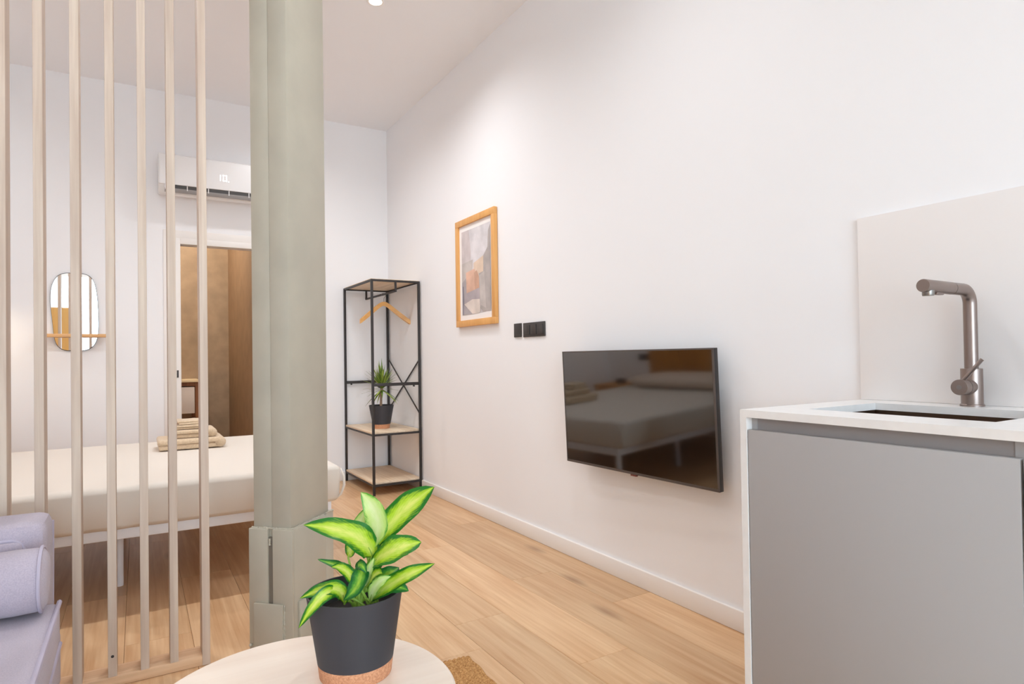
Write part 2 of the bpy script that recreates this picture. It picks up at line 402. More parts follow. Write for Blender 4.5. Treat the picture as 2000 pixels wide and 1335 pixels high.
def weld(pts, r):
    out = []
    for a, b in zip(pts, pts[1:]):
        a, b = Vector(a), Vector(b); n_ = max(2, int((b-a).length/0.005))
        for k in range(n_): out.append(a.lerp(b, k/n_) + Vector((rnd.uniform(-1, 1), rnd.uniform(-1, 1), rnd.uniform(-1, 1)))*0.0012)
    out.append(Vector(pts[-1]))
    return tube(BM(), out, [r*rnd.uniform(0.6, 1.3) for _ in out], 7)
part('weld_bead', weld([(-0.004, CB+0.004, ST+0.001), (-0.004, -0.004, ST+0.001), (0.21, -0.004, ST+0.001)], 0.0042), 'steel', t, local=True)
part('weld_bead', weld([(-0.015, 0.020, 0.02), (-0.015, 0.020, 0.172)], 0.0035), 'steel', t, local=True)
part('weld_bead', weld([(0.222, -0.008, ST+0.004), (0.276, -0.008, ST+0.004)], 0.004), 'steel', t, local=True)
part('weld_bead', weld([(-0.009, 0.082, ST-0.06), (-0.009, 0.082, ST-0.035)], 0.004), 'steel', t, local=True)
bm = BM(); bmesh.ops.create_uvsphere(bm, u_segments=10, v_segments=8, radius=0.006, matrix=Matrix.Translation((-0.018, CB+0.004, 0.02))); part('bolt', bm, 'steel', t, local=True)

# ------------------------------------------------------------------ sofa and bolster
SR = -0.182
t = thing('sofa', (-0.7, 1.75, 0), 'lilac grey upholstered armless sofa with piped edges, backing onto the slats', 'sofa')
part('base', softbox(-1.20, SR-0.012, 1.22, 2.22, 0.13, 0.295, 0.02), 'sofa', t)
sc_ = part('seat_cushion', softbox(-1.215, SR, 1.18, 2.072, 0.298, 0.412, 0.018, n=8, puff=0.006, rough=0.002), 'sofa', t)
for z in (0.300, 0.4105):
    loop = [(-1.205, 1.185), (SR-0.002, 1.185), (SR-0.002, 2.068), (-1.205, 2.068)]
    pts = [(a, b, z) for a, b in loop]
    part('piping', tube(BM(), [pts[0], pts[1]], 0.006, 8), 'piping', sc_, local=True)
    part('piping', tube(BM(), [pts[1], pts[2]], 0.006, 8), 'piping', sc_, local=True)
bk = part('backrest', softbox(-1.20, SR-0.034, 2.095, 2.275, 0.30, 0.622, 0.03, n=8, puff=0.004, rough=0.003), 'sofa', t)
part('back_panel', softbox(-1.17, SR-0.084, 2.080, 2.11, 0.42, 0.580, 0.012, n=8, puff=0.006, rough=0.002), 'sofa', bk, local=True)
def rounded_path(x0, x1, z0, z1, y, r):
    pts = [(x1, y, z0), (x1, y, z1-r)]
    for k in range(1, 7):
        a = k/6*math.pi/2; pts.append((x1-r+r*math.cos(a), y, z1-r+r*math.sin(a)))
    pts.append((x0, y, z1)); return pts
part('piping', tube(BM(), rounded_path(-1.17, SR-0.080, 0.43, 0.584, 2.092, 0.03), 0.005, 8), 'piping', bk, local=True)
part('piping', tube(BM(), [(SR-0.038, 2.272, 0.31), (SR-0.036, 2.27, 0.59)], 0.005, 8), 'piping', bk, local=True)
for x, y in ((-1.12, 1.3), (SR-0.09, 1.3), (-1.12, 2.14), (SR-0.09, 2.14)):
    part('leg', tb([(x, y, 0.0), (x, y, 0.135)], [0.014, 0.02], 14), 'tableleg', t)
t = thing('bolster_cushion', (-0.7, 2.0, 0.42), 'lilac grey round bolster cushion lying on the sofa seat', 'cushion')
BY, BZ, BR = 1.984, 0.5025, 0.078
prof = [(-0.92, 0.02), (-0.925, 0.06), (-0.915, BR-0.004), (-0.90, BR)] + [(-0.9+0.68*k/14, BR+0.002*math.sin(k*2.1)) for k in range(1, 14)] + [(-0.222, BR), (-0.208, BR-0.004), (-0.200, 0.06), (-0.197, 0.02)]
part('body', tube(BM(), [(x, BY, BZ) for x, r in prof], [r for x, r in prof], 36), 'sofa', t)
for x in (-0.212, -0.908):
    pts = [(x, BY+(BR+0.001)*math.cos(a*math.pi/18), BZ+(BR+0.001)*math.sin(a*math.pi/18)) for a in range(37)]
    part('piping', tube(BM(), pts, 0.0045, 8), 'piping', t)

# ------------------------------------------------------------------ jute rug
bm = BM(); nx, ny = 62, 60; Wr, Lr = 1.05, 1.42
grid = []
for i in range(nx*4+1):
    row = []
    for j in range(ny+1):
        xx = -Wr + Wr*i/(nx*4); yy = -Lr + Lr*j/ny
        cx_ = min(0, (Wr/2-abs(xx+Wr/2))-0.02); cy_ = min(0, (Lr/2-abs(yy+Lr/2))-0.02)
        z = 0.006 + 0.0045*abs(math.sin(math.pi*i/4)) + 0.0012*noise.noise(Vector((xx*40, yy*60, 0))) + 0.3*max(cx_, -0.02)*0.6
        row.append(bm.verts.new((xx + 0.003*math.sin(yy*55), yy, max(z, 0.001))))
    grid.append(row)
for i in range(nx*4):
    for j in range(ny): bm.faces.new((grid[i][j], grid[i+1][j], grid[i+1][j+1], grid[i][j+1]))
me = finish(bm, 'jute_rug', 'jute', 60)
o = bpy.data.objects.new('jute_rug', me); C.objects.link(o); o.location = (0.990, 1.965, 0.0005); o.rotation_euler = (0, 0, math.radians(-3.5))
o['label'] = 'woven natural jute rug on the oak floor under the round table'; o['category'] = 'rug'

# ------------------------------------------------------------------ coffee table
TX, TY, TR, TZ = 0.2549, 1.1965, 0.285, 0.42
t = thing('coffee_table', (TX, TY, 0.0), 'round pale bleached coffee table carrying the potted plant', 'table')
part('table_top', lathe([(0, TZ-0.022), (TR-0.006, TZ-0.022), (TR, TZ-0.016), (TR, TZ-0.004), (TR-0.004, TZ), (0, TZ)], TX, TY, 96), 'tabletop', t)
for k in range(3):
    a = math.radians(30+120*k)
    part('leg', tb([(TX+0.24*math.cos(a), TY+0.24*math.sin(a), 0.0125), (TX+0.15*math.cos(a), TY+0.15*math.sin(a), TZ-0.022)], [0.011, 0.017], 16), 'tableleg', t)

# ------------------------------------------------------------------ potted dieffenbachia
def leaf_material(name, centre, mid, margin, spread):
    m, n, l, b = new_mat(name); b.inputs['Roughness'].default_value = 0.38
    uv = n.new('ShaderNodeUVMap'); sep = n.new('ShaderNodeSeparateXYZ'); l.new(uv.outputs['UV'], sep.inputs[0])
    d0 = n.new('ShaderNodeMath'); d0.operation = 'SUBTRACT'; d0.inputs[1].default_value = 0.5; l.new(sep.outputs['X'], d0.inputs[0])
    d1 = n.new('ShaderNodeMath'); d1.operation = 'ABSOLUTE'; l.new(d0.outputs[0], d1.inputs[0])
    # herringbone veins run out and forward from the midrib
    ph = n.new('ShaderNodeMath'); ph.operation = 'MULTIPLY_ADD'; ph.inputs[1].default_value = -0.9; l.new(d1.outputs[0], ph.inputs[0]); l.new(sep.outputs['Y'], ph.inputs[2])
    wv = n.new('ShaderNodeMath'); wv.operation = 'MULTIPLY'; wv.inputs[1].default_value = 85; l.new(ph.outputs[0], wv.inputs[0])
    sn = n.new('ShaderNodeMath'); sn.operation = 'SINE'; l.new(wv.outputs[0], sn.inputs[0])
    nz = n.new('ShaderNodeTexNoise'); nz.inputs['Scale'].default_value = 9; nz.inputs['Detail'].default_value = 4; l.new(uv.outputs['UV'], nz.inputs['Vector'])
    a = n.new('ShaderNodeMath'); a.operation = 'MULTIPLY_ADD'; a.inputs[1].default_value = 0.018; l.new(sn.outputs[0], a.inputs[0]); l.new(d1.outputs[0], a.inputs[2])
    c = n.new('ShaderNodeMath'); c.operation = 'MULTIPLY_ADD'; c.inputs[1].default_value = 0.34; l.new(nz.outputs['Fac'], c.inputs[0]); l.new(a.outputs[0], c.inputs[2])
    # margins close in towards the tip
    tp = n.new('ShaderNodeMapRange'); tp.inputs['From Min'].default_value = 0.75; tp.inputs['From Max'].default_value = 1.0; tp.inputs['To Max'].default_value = 0.22
    l.new(sep.outputs['Y'], tp.inputs['Value'])
    e = n.new('ShaderNodeMath'); e.operation = 'ADD'; l.new(c.outputs[0], e.inputs[0]); l.new(tp.outputs['Result'], e.inputs[1])
    rp = n.new('ShaderNodeValToRGB'); cr_ = rp.color_ramp
    cr_.elements[0].position = 0.17; cr_.elements[0].color = lin(centre); cr_.elements[1].position = spread+0.1; cr_.elements[1].color = lin(margin)
    q = cr_.elements.new(spread-0.06); q.color = lin(mid)
    l.new(e.outputs[0], rp.inputs['Fac']); l.new(rp.outputs['Color'], b.inputs['Base Color'])
    b.inputs['Subsurface Weight'].default_value = 0.0
    tr = n.new('ShaderNodeBsdfTranslucent'); l.new(rp.outputs['Color'], tr.inputs['Color'])
    ms = n.new('ShaderNodeMixShader'); ms.inputs[0].default_value = 0.3
    out = n['Material Output']; l.new(b.outputs[0], ms.inputs[1]); l.new(tr.outputs[0], ms.inputs[2]); l.new(ms.outputs[0], out.inputs['Surface'])
    return m
LM = [leaf_material('leaf_variegated', (222, 232, 120), (176, 214, 44), (30, 116, 28), 0.48),
      leaf_material('leaf_pale', (222, 236, 178), (196, 226, 130), (84, 166, 50), 0.60),
      leaf_material('leaf_dark', (170, 210, 70), (80, 160, 50), (22, 104, 44), 0.44)]
PX, PY = 0.372, 1.247
AX = Vector((math.cos(YAW), -math.sin(YAW), 0)); AT = Vector((-math.sin(YAW), -math.cos(YAW), 0))
# each leaf: where its blade begins, bends and ends (across, towards the window, height), width, twist, kind
LEAVES = [
    ((0.0364, 0.0, 0.6612), (0.0816, 0.0, 0.7246), (0.1629, 0.0, 0.7888), 0.0509, 10, 0),
    ((0.0362, 0.01, 0.6692), (0.0514, 0.02, 0.7278), (0.0187, 0.02, 0.7846), 0.0422, -20, 1),
    ((0.0385, 0.01, 0.6521), (0.0101, 0.05, 0.7079), (-0.0825, 0.06, 0.732), 0.0521, 8, 0),
    ((0.0168, -0.02, 0.6578), (-0.003, -0.03, 0.6853), (0.0169, -0.04, 0.7407), 0.0298, 20, 1),
    ((0.0333, 0.02, 0.6384), (0.0853, 0.06, 0.6791), (0.1424, 0.05, 0.6929), 0.0496, -5, 0),
    ((0.0398, 0.02, 0.5729), (0.0926, 0.04, 0.6156), (0.1642, 0.02, 0.6413), 0.0323, -5, 0),
    ((0.0294, -0.03, 0.642), (0.0529, -0.04, 0.6613), (0.0883, -0.05, 0.6744), 0.0298, 10, 0),
    ((0.0013, 0.0, 0.6248), (-0.0251, 0.02, 0.6393), (-0.0687, 0.02, 0.6532), 0.0174, 20, 2),
    ((-0.0135, 0.03, 0.568), (-0.0250, 0.06, 0.6090), (-0.0876, 0.07, 0.5953), 0.0310, 12, 0),
    ((-0.0206, 0.03, 0.5777), (-0.036, 0.080, 0.6060), (-0.0836, 0.09, 0.547), 0.0236, -20, 0),
    ((0.0164, 0.02, 0.6508), (0.0209, 0.05, 0.6179), (-0.0076, 0.06, 0.5867), 0.0323, 10, 2),
    ((0.0252, 0.0, 0.5556), (0.0711, 0.03, 0.5990), (0.1134, 0.03, 0.5913), 0.0330, -12, 2),
    ((0.0372, 0.03, 0.572), (0.0541, 0.05, 0.6103), (0.0827, 0.05, 0.6276), 0.0198, 10, 1),
    ((0.0284, -0.01, 0.5962), (0.0605, 0.0, 0.6116), (0.0854, -0.02, 0.6218), 0.0300, 0, 2),
    ((0.0039, 0.01, 0.6282), (0.0212, 0.04, 0.6476), (0.0354, 0.05, 0.6342), 0.0174, 20, 2),
    ((0.0254, 0.02, 0.5877), (0.0353, 0.04, 0.626), (0.05, 0.045, 0.6631), 0.0174, 0, 1),
    ((0.030, 0.03, 0.60), (0.052, 0.055, 0.632), (0.070, 0.07, 0.640), 0.026, -10, 0),
    ((0.010, 0.03, 0.60), (-0.006, 0.05, 0.640), (-0.030, 0.06, 0.650), 0.022, 15, 0),
    ((0.020, -0.03, 0.63), (0.045, -0.05, 0.690), (0.075, -0.055, 0.715), 0.030, 5, 2),
    ((0.040, 0.0, 0.62), (0.070, 0.02, 0.655), (0.112, 0.02, 0.660), 0.030, -15, 2),
    ((-0.0239, -0.04, 0.637), (-0.0212, -0.05, 0.6543), (-0.0259, -0.05, 0.6966), 0.0198, 10, 0),
]
def pl(q): return Vector((PX, PY, 0)) + AX*q[0] + AT*q[1] + Vector((0, 0, q[2]))
def bez(a, m, b, t_):
    c = 2*m - (a+b)/2
    return (1-t_)**2*a + 2*t_*(1-t_)*c + t_*t_*b
def leaf_bm(a, m, b, wid, twist, fold=0.2, n_=16, across=8, wav=0.05, skew=0.92):
    bm = BM(); uvl = bm.loops.layers.uv.new('UVMap'); rows = []; ph = rnd.random()*6
    for i in range(n_+1):
        s = i/n_; p = bez(a, m, b, s)
        tg = (bez(a, m, b, min(1, s+0.02)) - bez(a, m, b, max(0, s-0.02))).normalized()
        n0 = (AT*0.75 + Vector((0, 0, 0.66))).normalized()
        u = tg.cross(n0)
        if u.length < 0.05: u = AX.copy()
        u.normalize(); u = Matrix.Rotation(math.radians(twist), 3, tg) @ u; nn = u.cross(tg).normalized()
        prof = (math.sin(math.pi*min(1, s**skew))**0.66)*0.97 + 0.03*(1-s)
        if s > 0.985: prof = 0.0
        hw = wid*1.15/2*prof; row = []
        for j in range(across+1):
            q = -1+2*j/across
            lift = fold*hw*abs(q)**1.3 + wav*wid*math.sin(ph+s*15+q*1.5)*q*q*prof
            row.append((bm.verts.new(p + u*hw*q + nn*lift), (j/across, s)))
        rows.append(row)
    for r0, r1 in zip(rows, rows[1:]):
        for j in range(across):
            vs4 = (r0[j], r0[j+1], r1[j+1], r1[j]); f = bm.faces.new([v[0] for v in vs4])
            for lp, v in zip(f.loops, vs4): lp[uvl].uv = v[1]
    return bm
t = thing('potted_dieffenbachia', (PX, PY, TZ), 'broad leaved variegated plant in a dark pot with cork base on the round table', 'plant')
pz = TZ+0.0005
pt = part('pot', lathe([(0, pz+0.030), (0.0742, pz+0.030), (0.0745, pz+0.033), (0.0940, pz+0.163), (0.0940, pz+0.165), (0.0912, pz+0.165), (0.0905, pz+0.160), (0.083, pz+0.11), (0, pz+0.11)], PX, PY, 64), 'pot', t, label='charcoal tapered plastic pot')
part('cork_base', lathe([(0, pz), (0.0695, pz), (0.0705, pz+0.002), (0.0738, pz+0.030), (0, pz+0.030)], PX, PY, 64), 'cork', t, label='speckled cork foot of the pot')
part('soil', lathe([(0, pz+0.122), (0.03, pz+0.124), (0.06, pz+0.119), (0.0845, pz+0.118)], PX, PY, 40), 'soil', t)
stem_roots = [(-0.01, 0.0), (0.025, 0.015), (0.0, 0.02), (0.03, -0.01)]
for i, (a, m, b, wid, tw, kd) in enumerate(LEAVES):
    A, B_, D_ = pl(a), pl(m), pl(b)
    part('leaf', leaf_bm(A, B_, D_, wid, tw, wav=0.07, skew={0: 1.45, 4: 1.15, 2: 0.85}.get(i, 0.95)), LM[kd], t, smooth=180)
    r0 = stem_roots[i % 4]; root = pl((r0[0]+0.012, r0[1], TZ+0.122))
    mid = root.lerp(A, 0.55) + Vector((0, 0, 0.012))
    pts = [bez(root, mid, A, k/8) for k in range(9)] + [bez(A, B_, D_, 0.06), bez(A, B_, D_, 0.2)]
    part('stem', tube(BM(), pts, [0.0036-0.0002*k for k in range(9)]+[0.0016, 0.0008], 8), 'stem', t)

# ------------------------------------------------------------------ bed, mattress, pillow, towels
t = thing('bed', (-0.15, 3.95, 0), 'low white metal bed base on round legs behind the slats', 'bed')
bm = BM()
BX0, BX1, BY0, BY1 = -1.14, 0.845, 3.222, 4.72
box(bm, BX0, BX1, BY0, BY0+0.035, 0.279, 0.331, bev=0.006, seg=3); box(bm, BX0, BX1, BY1-0.035, BY1, 0.279, 0.331, bev=0.006, seg=3)
box(bm, BX0, BX0+0.035, BY0+0.03, BY1-0.03, 0.28, 0.330, bev=0.006, seg=3); box(bm, BX1-0.035, BX1, BY0+0.03, BY1-0.03, 0.28, 0.330, bev=0.006, seg=3)
part('frame', bm, 'bedwhite', t)
for k in range(11):
    x = BX0+0.1+k*0.178
    part('bed_slat', bx(x, x+0.09, BY0+0.03, BY1-0.03, 0.305, 0.325, bev=0.002), 'railwood', t)
for x, y in ((-0.08, 3.49), (-0.08, 4.45), (0.80, 3.262), (0.80, 4.68), (-1.10, 3.27), (-1.10, 4.68)):
    part('leg', tb([(x, y, 0.0), (x, y, 0.006), (x, y, 0.285)], [0.0165, 0.0165, 0.018], 18), 'bedwhite', t)
part('crossbar', bx(-0.10, -0.06, BY0+0.03, BY1-0.03, 0.281, 0.304, bev=0.003), 'bedwhite', t)
# mattress in its fitted sheet
bm = bx(-1.13, 0.862, 3.118, 4.76, 0.332, 0.525, bev=0.026, seg=5)
bmesh.ops.subdivide_edges(bm, edges=[e for e in bm.edges if e.calc_length() > 0.3], cuts=70, use_grid_fill=True)
for v in bm.verts:
    c = v.co; zz = (c.z-0.332)/0.193
    side = 1-min(1, abs(zz-0.5)*2)
    dx = 1 if c.x > 0.80 else 0
    if c.y < 3.17: c.y -= 0.012*math.sin(math.pi*zz) - 0.004; c.y += 0.006*noise.noise(Vector((c.x*7+c.z*22, c.z*6, 3)))*(1-zz)
    mk = math.exp(-((c.x+0.16)/0.22)**2)*max(0, 1-zz)*(1 if c.y < 3.2 else 0)
    c.y -= 0.013*mk*max(0, math.sin((c.x*0.9-c.z*2.6)*38))
    if c.x > 0.80: c.x += 0.014*math.sin(math.pi*zz); c.x += 0.006*noise.noise(Vector((c.y*6+c.z*9, c.z*5, 8)))
    if zz < 0.3: c.y += (0.045*(0.3-zz)/0.3 if c.y < 3.3 else 0)
    if zz > 0.9: c.z += 0.003*noise.noise(Vector((c.x*2.2, c.y*2.2, 0)))
mt = thing('mattress', (-0.13, 3.94, 0.332), 'thick mattress in a cream fitted sheet lying on the white bed base', 'mattress')
part('fitted_sheet', bm, 'sheet', mt, smooth=80)
hem = [(0.845, 3.165, 0.345), (0.872, 3.14, 0.375), (0.884, 3.128, 0.42), (0.884, 3.13, 0.46), (0.876, 3.16, 0.50)]
part('sheet_hem', tube(BM(), hem, [0.003, 0.006, 0.007, 0.006, 0.003], 8), 'sheet', mt, smooth=180)
# pillow along the headboard
bm = BM(); bmesh.ops.create_uvsphere(bm, u_segments=40, v_segments=24, radius=1)
for v in bm.verts:
    q = v.co
    sx = math.copysign(abs(q.x)**0.6, q.x); sy = math.copysign(abs(q.y)**0.45, q.y)
    v.co = Vector((-0.88+0.24*sx, 3.94+0.70*sy, 0.595+0.068*q.z*(1-0.15*abs(sy)**3)))
solo('pillow', bm, 'pillow', 'long beige pillow lying across the head of the bed', 'pillow', smooth=180)

def towel(x0, x1, y0, y1, z0, th, label, seed, folds):
    """A folded towel: rounded stack of layers, the fold edge at one end."""
    t = thing('folded_towel', ((x0+x1)/2, (y0+y1)/2, z0), label, 'towel', group=None)
    h = th/folds
    for k in range(folds):
        j = 0.006*math.sin(seed+k*2.3)
        bm = softbox(x0+abs(j), x1-0.004*k, y0+j, y1-0.003*k, z0+k*h+0.0003, z0+(k+1)*h-0.0003, h*0.42, n=6, rough=0.0025, fr=22, seed=seed+k)
        part('towel_layer', bm, 'towel', t, smooth=180)
    # the outer fold wraps round the right-hand end
    pts = [(x1-0.006, y0+0.004+(y1-y0-0.008)*k/6, z0+th/2) for k in range(7)]
    part('towel_fold', tube(BM(), pts, th*0.49, 16), 'towel', t, smooth=180)
    return t
BT = 0.530
towel(0.095, 0.435, 4.17, 4.44, BT, 0.062, 'largest beige bath towel, bottom of the folded stack on the bed', 1, 2)
towel(0.165, 0.395, 4.19, 4.42, BT+0.0635, 0.050, 'beige hand towel folded second from the bottom of the stack', 2, 2)
towel(0.190, 0.350, 4.20, 4.40, BT+0.115, 0.026, 'small beige towel folded third from the bottom of the stack', 3, 2)
towel(0.200, 0.345, 4.205, 4.39, BT+0.1425, 0.024, 'small beige face towel, topmost of the folded stack', 4, 2)

# bedside pieces that the television screen reflects
t = thing('headboard', (XL+0.02, 3.95, 0), 'tall honey oak headboard panels on the wall behind the pillow', 'headboard')
for k in range(4):
    y0 = 3.13+k*0.41
    part('panel', bx(XL+0.001, XL+0.022, y0, y0+0.408, 0.35, 1.75, bev=0.003), 'headwood', t)
t = thing('nightstand', (-1.03, 5.05, 0), 'small wooden nightstand between the bed and the back wall', 'nightstand')
part('top', bx(-1.235, -0.84, 4.86, 5.25, 0.50, 0.525, bev=0.002), 'headwood', t)
part('drawer', bx(-1.23, -0.85, 4.87, 5.24, 0.36, 0.498, bev=0.003), 'headwood', t)
for x, y in ((-1.2, 4.9), (-0.88, 4.9), (-1.2, 5.21), (-0.88, 5.21)): part('leg', tb([(x, y, 0), (x, y, 0.36)], 0.014, 12), 'headwood', t)
t = thing('reading_light', (XL+0.05, 5.15, 1.55), 'small black wall reading light above the nightstand', 'lamp')
part('wall_plate', tb([(XL+0.001, 5.15, 1.62), (XL+0.014, 5.15, 1.62)], 0.035, 24), 'black', t)
part('arm', tb([(XL+0.012, 5.15, 1.62), (XL+0.10, 5.15, 1.62), (XL+0.115, 5.155, 1.60)], 0.006, 10), 'black', t)
part('lamp_head', lathe([(0.018, 1.605), (0.036, 1.54), (0.034, 1.54), (0.016, 1.603)], XL+0.115, 5.155, 24), 'black', t)
L = bpy.data.lights.new('reading_bulb', 'SPOT'); L.energy = 9; L.color = (1.0, 0.80, 0.54); L.shadow_soft_size = 0.02; L.spot_size = math.radians(100); L.spot_blend = 1.0
o = bpy.data.objects.new('reading_bulb', L); C.objects.link(o); o.location = (XL+0.115, 5.155, 1.535)
o.rotation_euler = (Vector((-0.72, 5.40, 0.85))-Vector((XL+0.115, 5.155, 1.535))).to_track_quat('-Z', 'Y').to_euler(); o.parent = t; o.matrix_parent_inverse = t.matrix_basis.inverted()
t = thing('alarm_clock', (-1.0, 4.98, 0.5255), 'small dark clock on the nightstand', 'clock')
part('case', bx(-1.03, -0.97, 4.93, 5.03, 0.5255, 0.58, bev=0.006), 'plastic', t)
part('clock_face', bx(-0.9705, -0.969, 4.938, 5.022, 0.532, 0.574), 'tvbody', t)
solo('wall_switch', bx(XL, XL+0.009, 4.78, 4.93, 0.755, 0.825, bev=0.002), 'plastic', 'dark switch plate on the wall above the nightstand', 'switch')

# ------------------------------------------------------------------ clothes rack
RX0, RX1, RY0, RY1, RH = 1.545, 1.930, 4.655, 5.385, 1.665
t = thing('clothes_rack', ((RX0+RX1)/2, (RY0+RY1)/2, 0), 'black metal open clothes rack with wooden shelves in the corner', 'rack')
PWd = 0.018
for x in (RX0, RX1):
    for y in (RY0, RY1):
        part('post', bx(x-PWd/2, x+PWd/2, y-PWd/2, y+PWd/2, 0, RH, bev=0.0015), 'black', t)
h = PWd/2
def rails(z0, z1, w=0.006):
    bm = BM()
    for y in (RY0, RY1): box(bm, RX0+h, RX1-h, y-w, y+w, z0, z1)
    for x in (RX0, RX1): box(bm, x-w, x+w, RY0+h, RY1-h, z0, z1)
    return bm
part('top_frame', rails(RH-0.016, RH), 'black', t)
part('shelf_frame', rails(0.455, 0.470), 'black', t)
part('shelf_frame', rails(0.068, 0.084), 'black', t)
part('shelf_board', bx(RX0-0.004, RX1+0.004, RY0+h, RY1-h, RH-0.006, RH+0.006, bev=0.001), 'rackwood', t)
for z in (0.470, 0.084): part('shelf_board', bx(RX0-0.005, RX1+0.005, RY0+h, RY1-h, z, z+0.014, bev=0.001), 'rackwood', t)
for y in (RY0, RY1):
    part('side_bar', bx(RX0+h, RX1-h, y-0.006, y+0.006, 0.838, 0.862, bev=0.001), 'black', t)
    for x in (RX0+0.05, RX1-0.05): part('bolt', tb([(x, y-0.010, 0.832), (x, y+0.010, 0.832)], 0.006, 10), 'black', t)
part('cross_brace', sq(BM(), (RX1, RY0+h, 0.61), (RX1, RY1-h, 1.05), 0.008, (1, 0, 0)), 'black', t)
part('cross_brace', sq(BM(), (RX1+0.009, RY0+h, 1.05), (RX1+0.009, RY1-h, 0.61), 0.008, (1, 0, 0)), 'black', t)
XM = (RX0+RX1)/2
bm = BM(); sq(bm, (XM, RY0, RH-0.016), (XM, RY0, RH-0.085), 0.014); sq(bm, (XM, RY1, RH-0.016), (XM, RY1, RH-0.085), 0.014); sq(bm, (XM, RY0-0.007, RH-0.085), (XM, RY1+0.007, RH-0.085), 0.014)
part('hanging_rail', bm, 'black', t)
# wooden hanger turned across the rail
HY = 4.93; t = thing('clothes_hanger', (XM, HY, 1.36), 'light wooden clothes hanger hanging on the black rack rail', 'hanger')
bm = BM(); rows = []
N = 28
for i in range(N+1):
    s = -1+2*i/N; x = XM+0.21*s; zc = 1.502-0.150*((s*s+0.03)**0.42-0.03**0.42)/(1.03**0.42-0.03**0.42)
    hh = 0.017+0.004*math.sin(math.pi*abs(s)); dd = 0.007+0.010*abs(s)**2; yo = -0.035*abs(s)**2
    rows.append([bm.verts.new((x, HY+yo+dd*cy_, zc+hh*cz_)) for cy_, cz_ in ((-1, -1), (1, -1), (1, 1), (-1, 1))])
for a, b in zip(rows, rows[1:]):
    for k in range(4): bm.faces.new((a[k], a[(k+1) % 4], b[(k+1) % 4], b[k]))
bm.faces.new(rows[0][::-1]); bm.faces.new(rows[-1]); bmesh.ops.recalc_face_normals(bm, faces=bm.faces)
part('arms', bm, 'hanger', t, smooth=50)
hk = [(XM, HY, 1.50), (XM, HY, 1.545)] + [(XM+0.018*math.cos(a)-0.0, HY+0.004, 1.572+0.018*math.sin(a)) for a in [math.radians(q) for q in (-60, -30, 0, 30, 60, 90, 120, 150, 180)]]
part('hook', tb(hk, 0.0018, 8), 'metal', t)
# spiky plant on the middle shelf
QX, QY, QZ = 1.706, 4.93, 0.4845
t = thing('potted_dracaena', (QX, QY, QZ), 'spiky dracaena in a dark cork footed pot on the rack shelf', 'plant')
part('pot', lathe([(0, QZ+0.035), (0.072, QZ+0.035), (0.100, QZ+0.186), (0.100, QZ+0.188), (0.097, QZ+0.188), (0.092, QZ+0.15), (0, QZ+0.15)], QX, QY, 40), 'pot', t)
part('cork_base', lathe([(0, QZ), (0.0635, QZ), (0.069, QZ+0.035), (0, QZ+0.035)], QX, QY, 40), 'cork', t)
part('soil', lathe([(0, QZ+0.160), (0.05, QZ+0.158), (0.0885, QZ+0.155)], QX, QY, 24), 'soil', t)
TKT = Vector((QX+0.005, QY, QZ+0.345))
trunkm = mat('dracaena_trunk', (176, 148, 122), 0.9, var=0.2, vscale=60)
part('trunk', tb([(QX-0.004, QY, QZ+0.15), (QX-0.002, QY, QZ+0.24), (QX+0.004, QY, QZ+0.30), TKT], [0.011, 0.010, 0.0105, 0.009], 10), trunkm, t)
GD = [mat('dracaena_leaf', (118, 150, 48), 0.5, var=0.3, vscale=30), mat('dracaena_leaf_light', (176, 196, 88), 0.5, var=0.2, vscale=30)]
for k in range(90):
    az = k*2.399+rnd.uniform(-.2, .2); el = math.radians(88-70*(k/90)**0.9+rnd.uniform(-6, 6)) if k < 70 else math.radians(rnd.uniform(-30, 15))
    ln = rnd.uniform(0.15, 0.22) if k < 70 else rnd.uniform(0.10, 0.17)
    if k in (74, 78, 82, 87): ln *= 1.6
    dr = Vector((math.cos(az)*math.cos(el), math.sin(az)*math.cos(el), math.sin(el)))
    base = TKT + Vector((0, 0, -0.05*(k/90)+0.01)); sag = Vector((0, 0, -0.22*ln*math.cos(el)))
    bm = BM(); rows = []; u = dr.cross(Vector((0, 0, 1)))
    if u.length < 0.05: u = Vector((1, 0, 0))
    u.normalize()
    for i in range(7):
        s = i/6; p = base + dr*ln*s + sag*s*s; wd = 0.0085*(1-s**2.2)*(0.55+0.45*min(1, s*3)) + 0.0002
        p.x = min(p.x, RX1-0.02); p.y = min(p.y, YB-0.03)
        rows.append((bm.verts.new(p-u*wd), bm.verts.new(p+Vector((0, 0, -0.0012))), bm.verts.new(p+u*wd)))
    for a, b in zip(rows, rows[1:]):
        for j in range(2): bm.faces.new((a[j], a[j+1], b[j+1], b[j]))
    part('leaf', bm, GD[k % 3 == 0], t, smooth=180)

# ------------------------------------------------------------------ picture, switches, television
def wp(y0, y1, z0, z1, x0, x1, bev=0.0): return bx(x0, x1, y0, y1, z0, z1, bev=bev)
PY0, PY1, PZ0, PZ1 = 3.398, 3.955, 1.262, 1.998
t = thing('framed_picture', (XR-0.015, (PY0+PY1)/2, PZ0), 'abstract watercolour print in a honey wood frame on the wall', 'picture')
fwid = 0.042; x0, x1 = XR-0.028, XR-0.002
for a, b, c, e in ((PY0, PY1, PZ0, PZ0+fwid), (PY0, PY1, PZ1-fwid, PZ1), (PY0, PY0+fwid, PZ0+fwid, PZ1-fwid), (PY1-fwid, PY1, PZ0+fwid, PZ1-fwid)):
    part('frame_bar', wp(a, b, c, e, x0, x1, 0.002), 'framewood', t)
iy0, iy1, iz0, iz1 = PY0+fwid, PY1-fwid, PZ0+fwid, PZ1-fwid
part('mount', wp(iy0, iy1, iz0, iz1, XR-0.014, XR-0.004), 'paper', t)
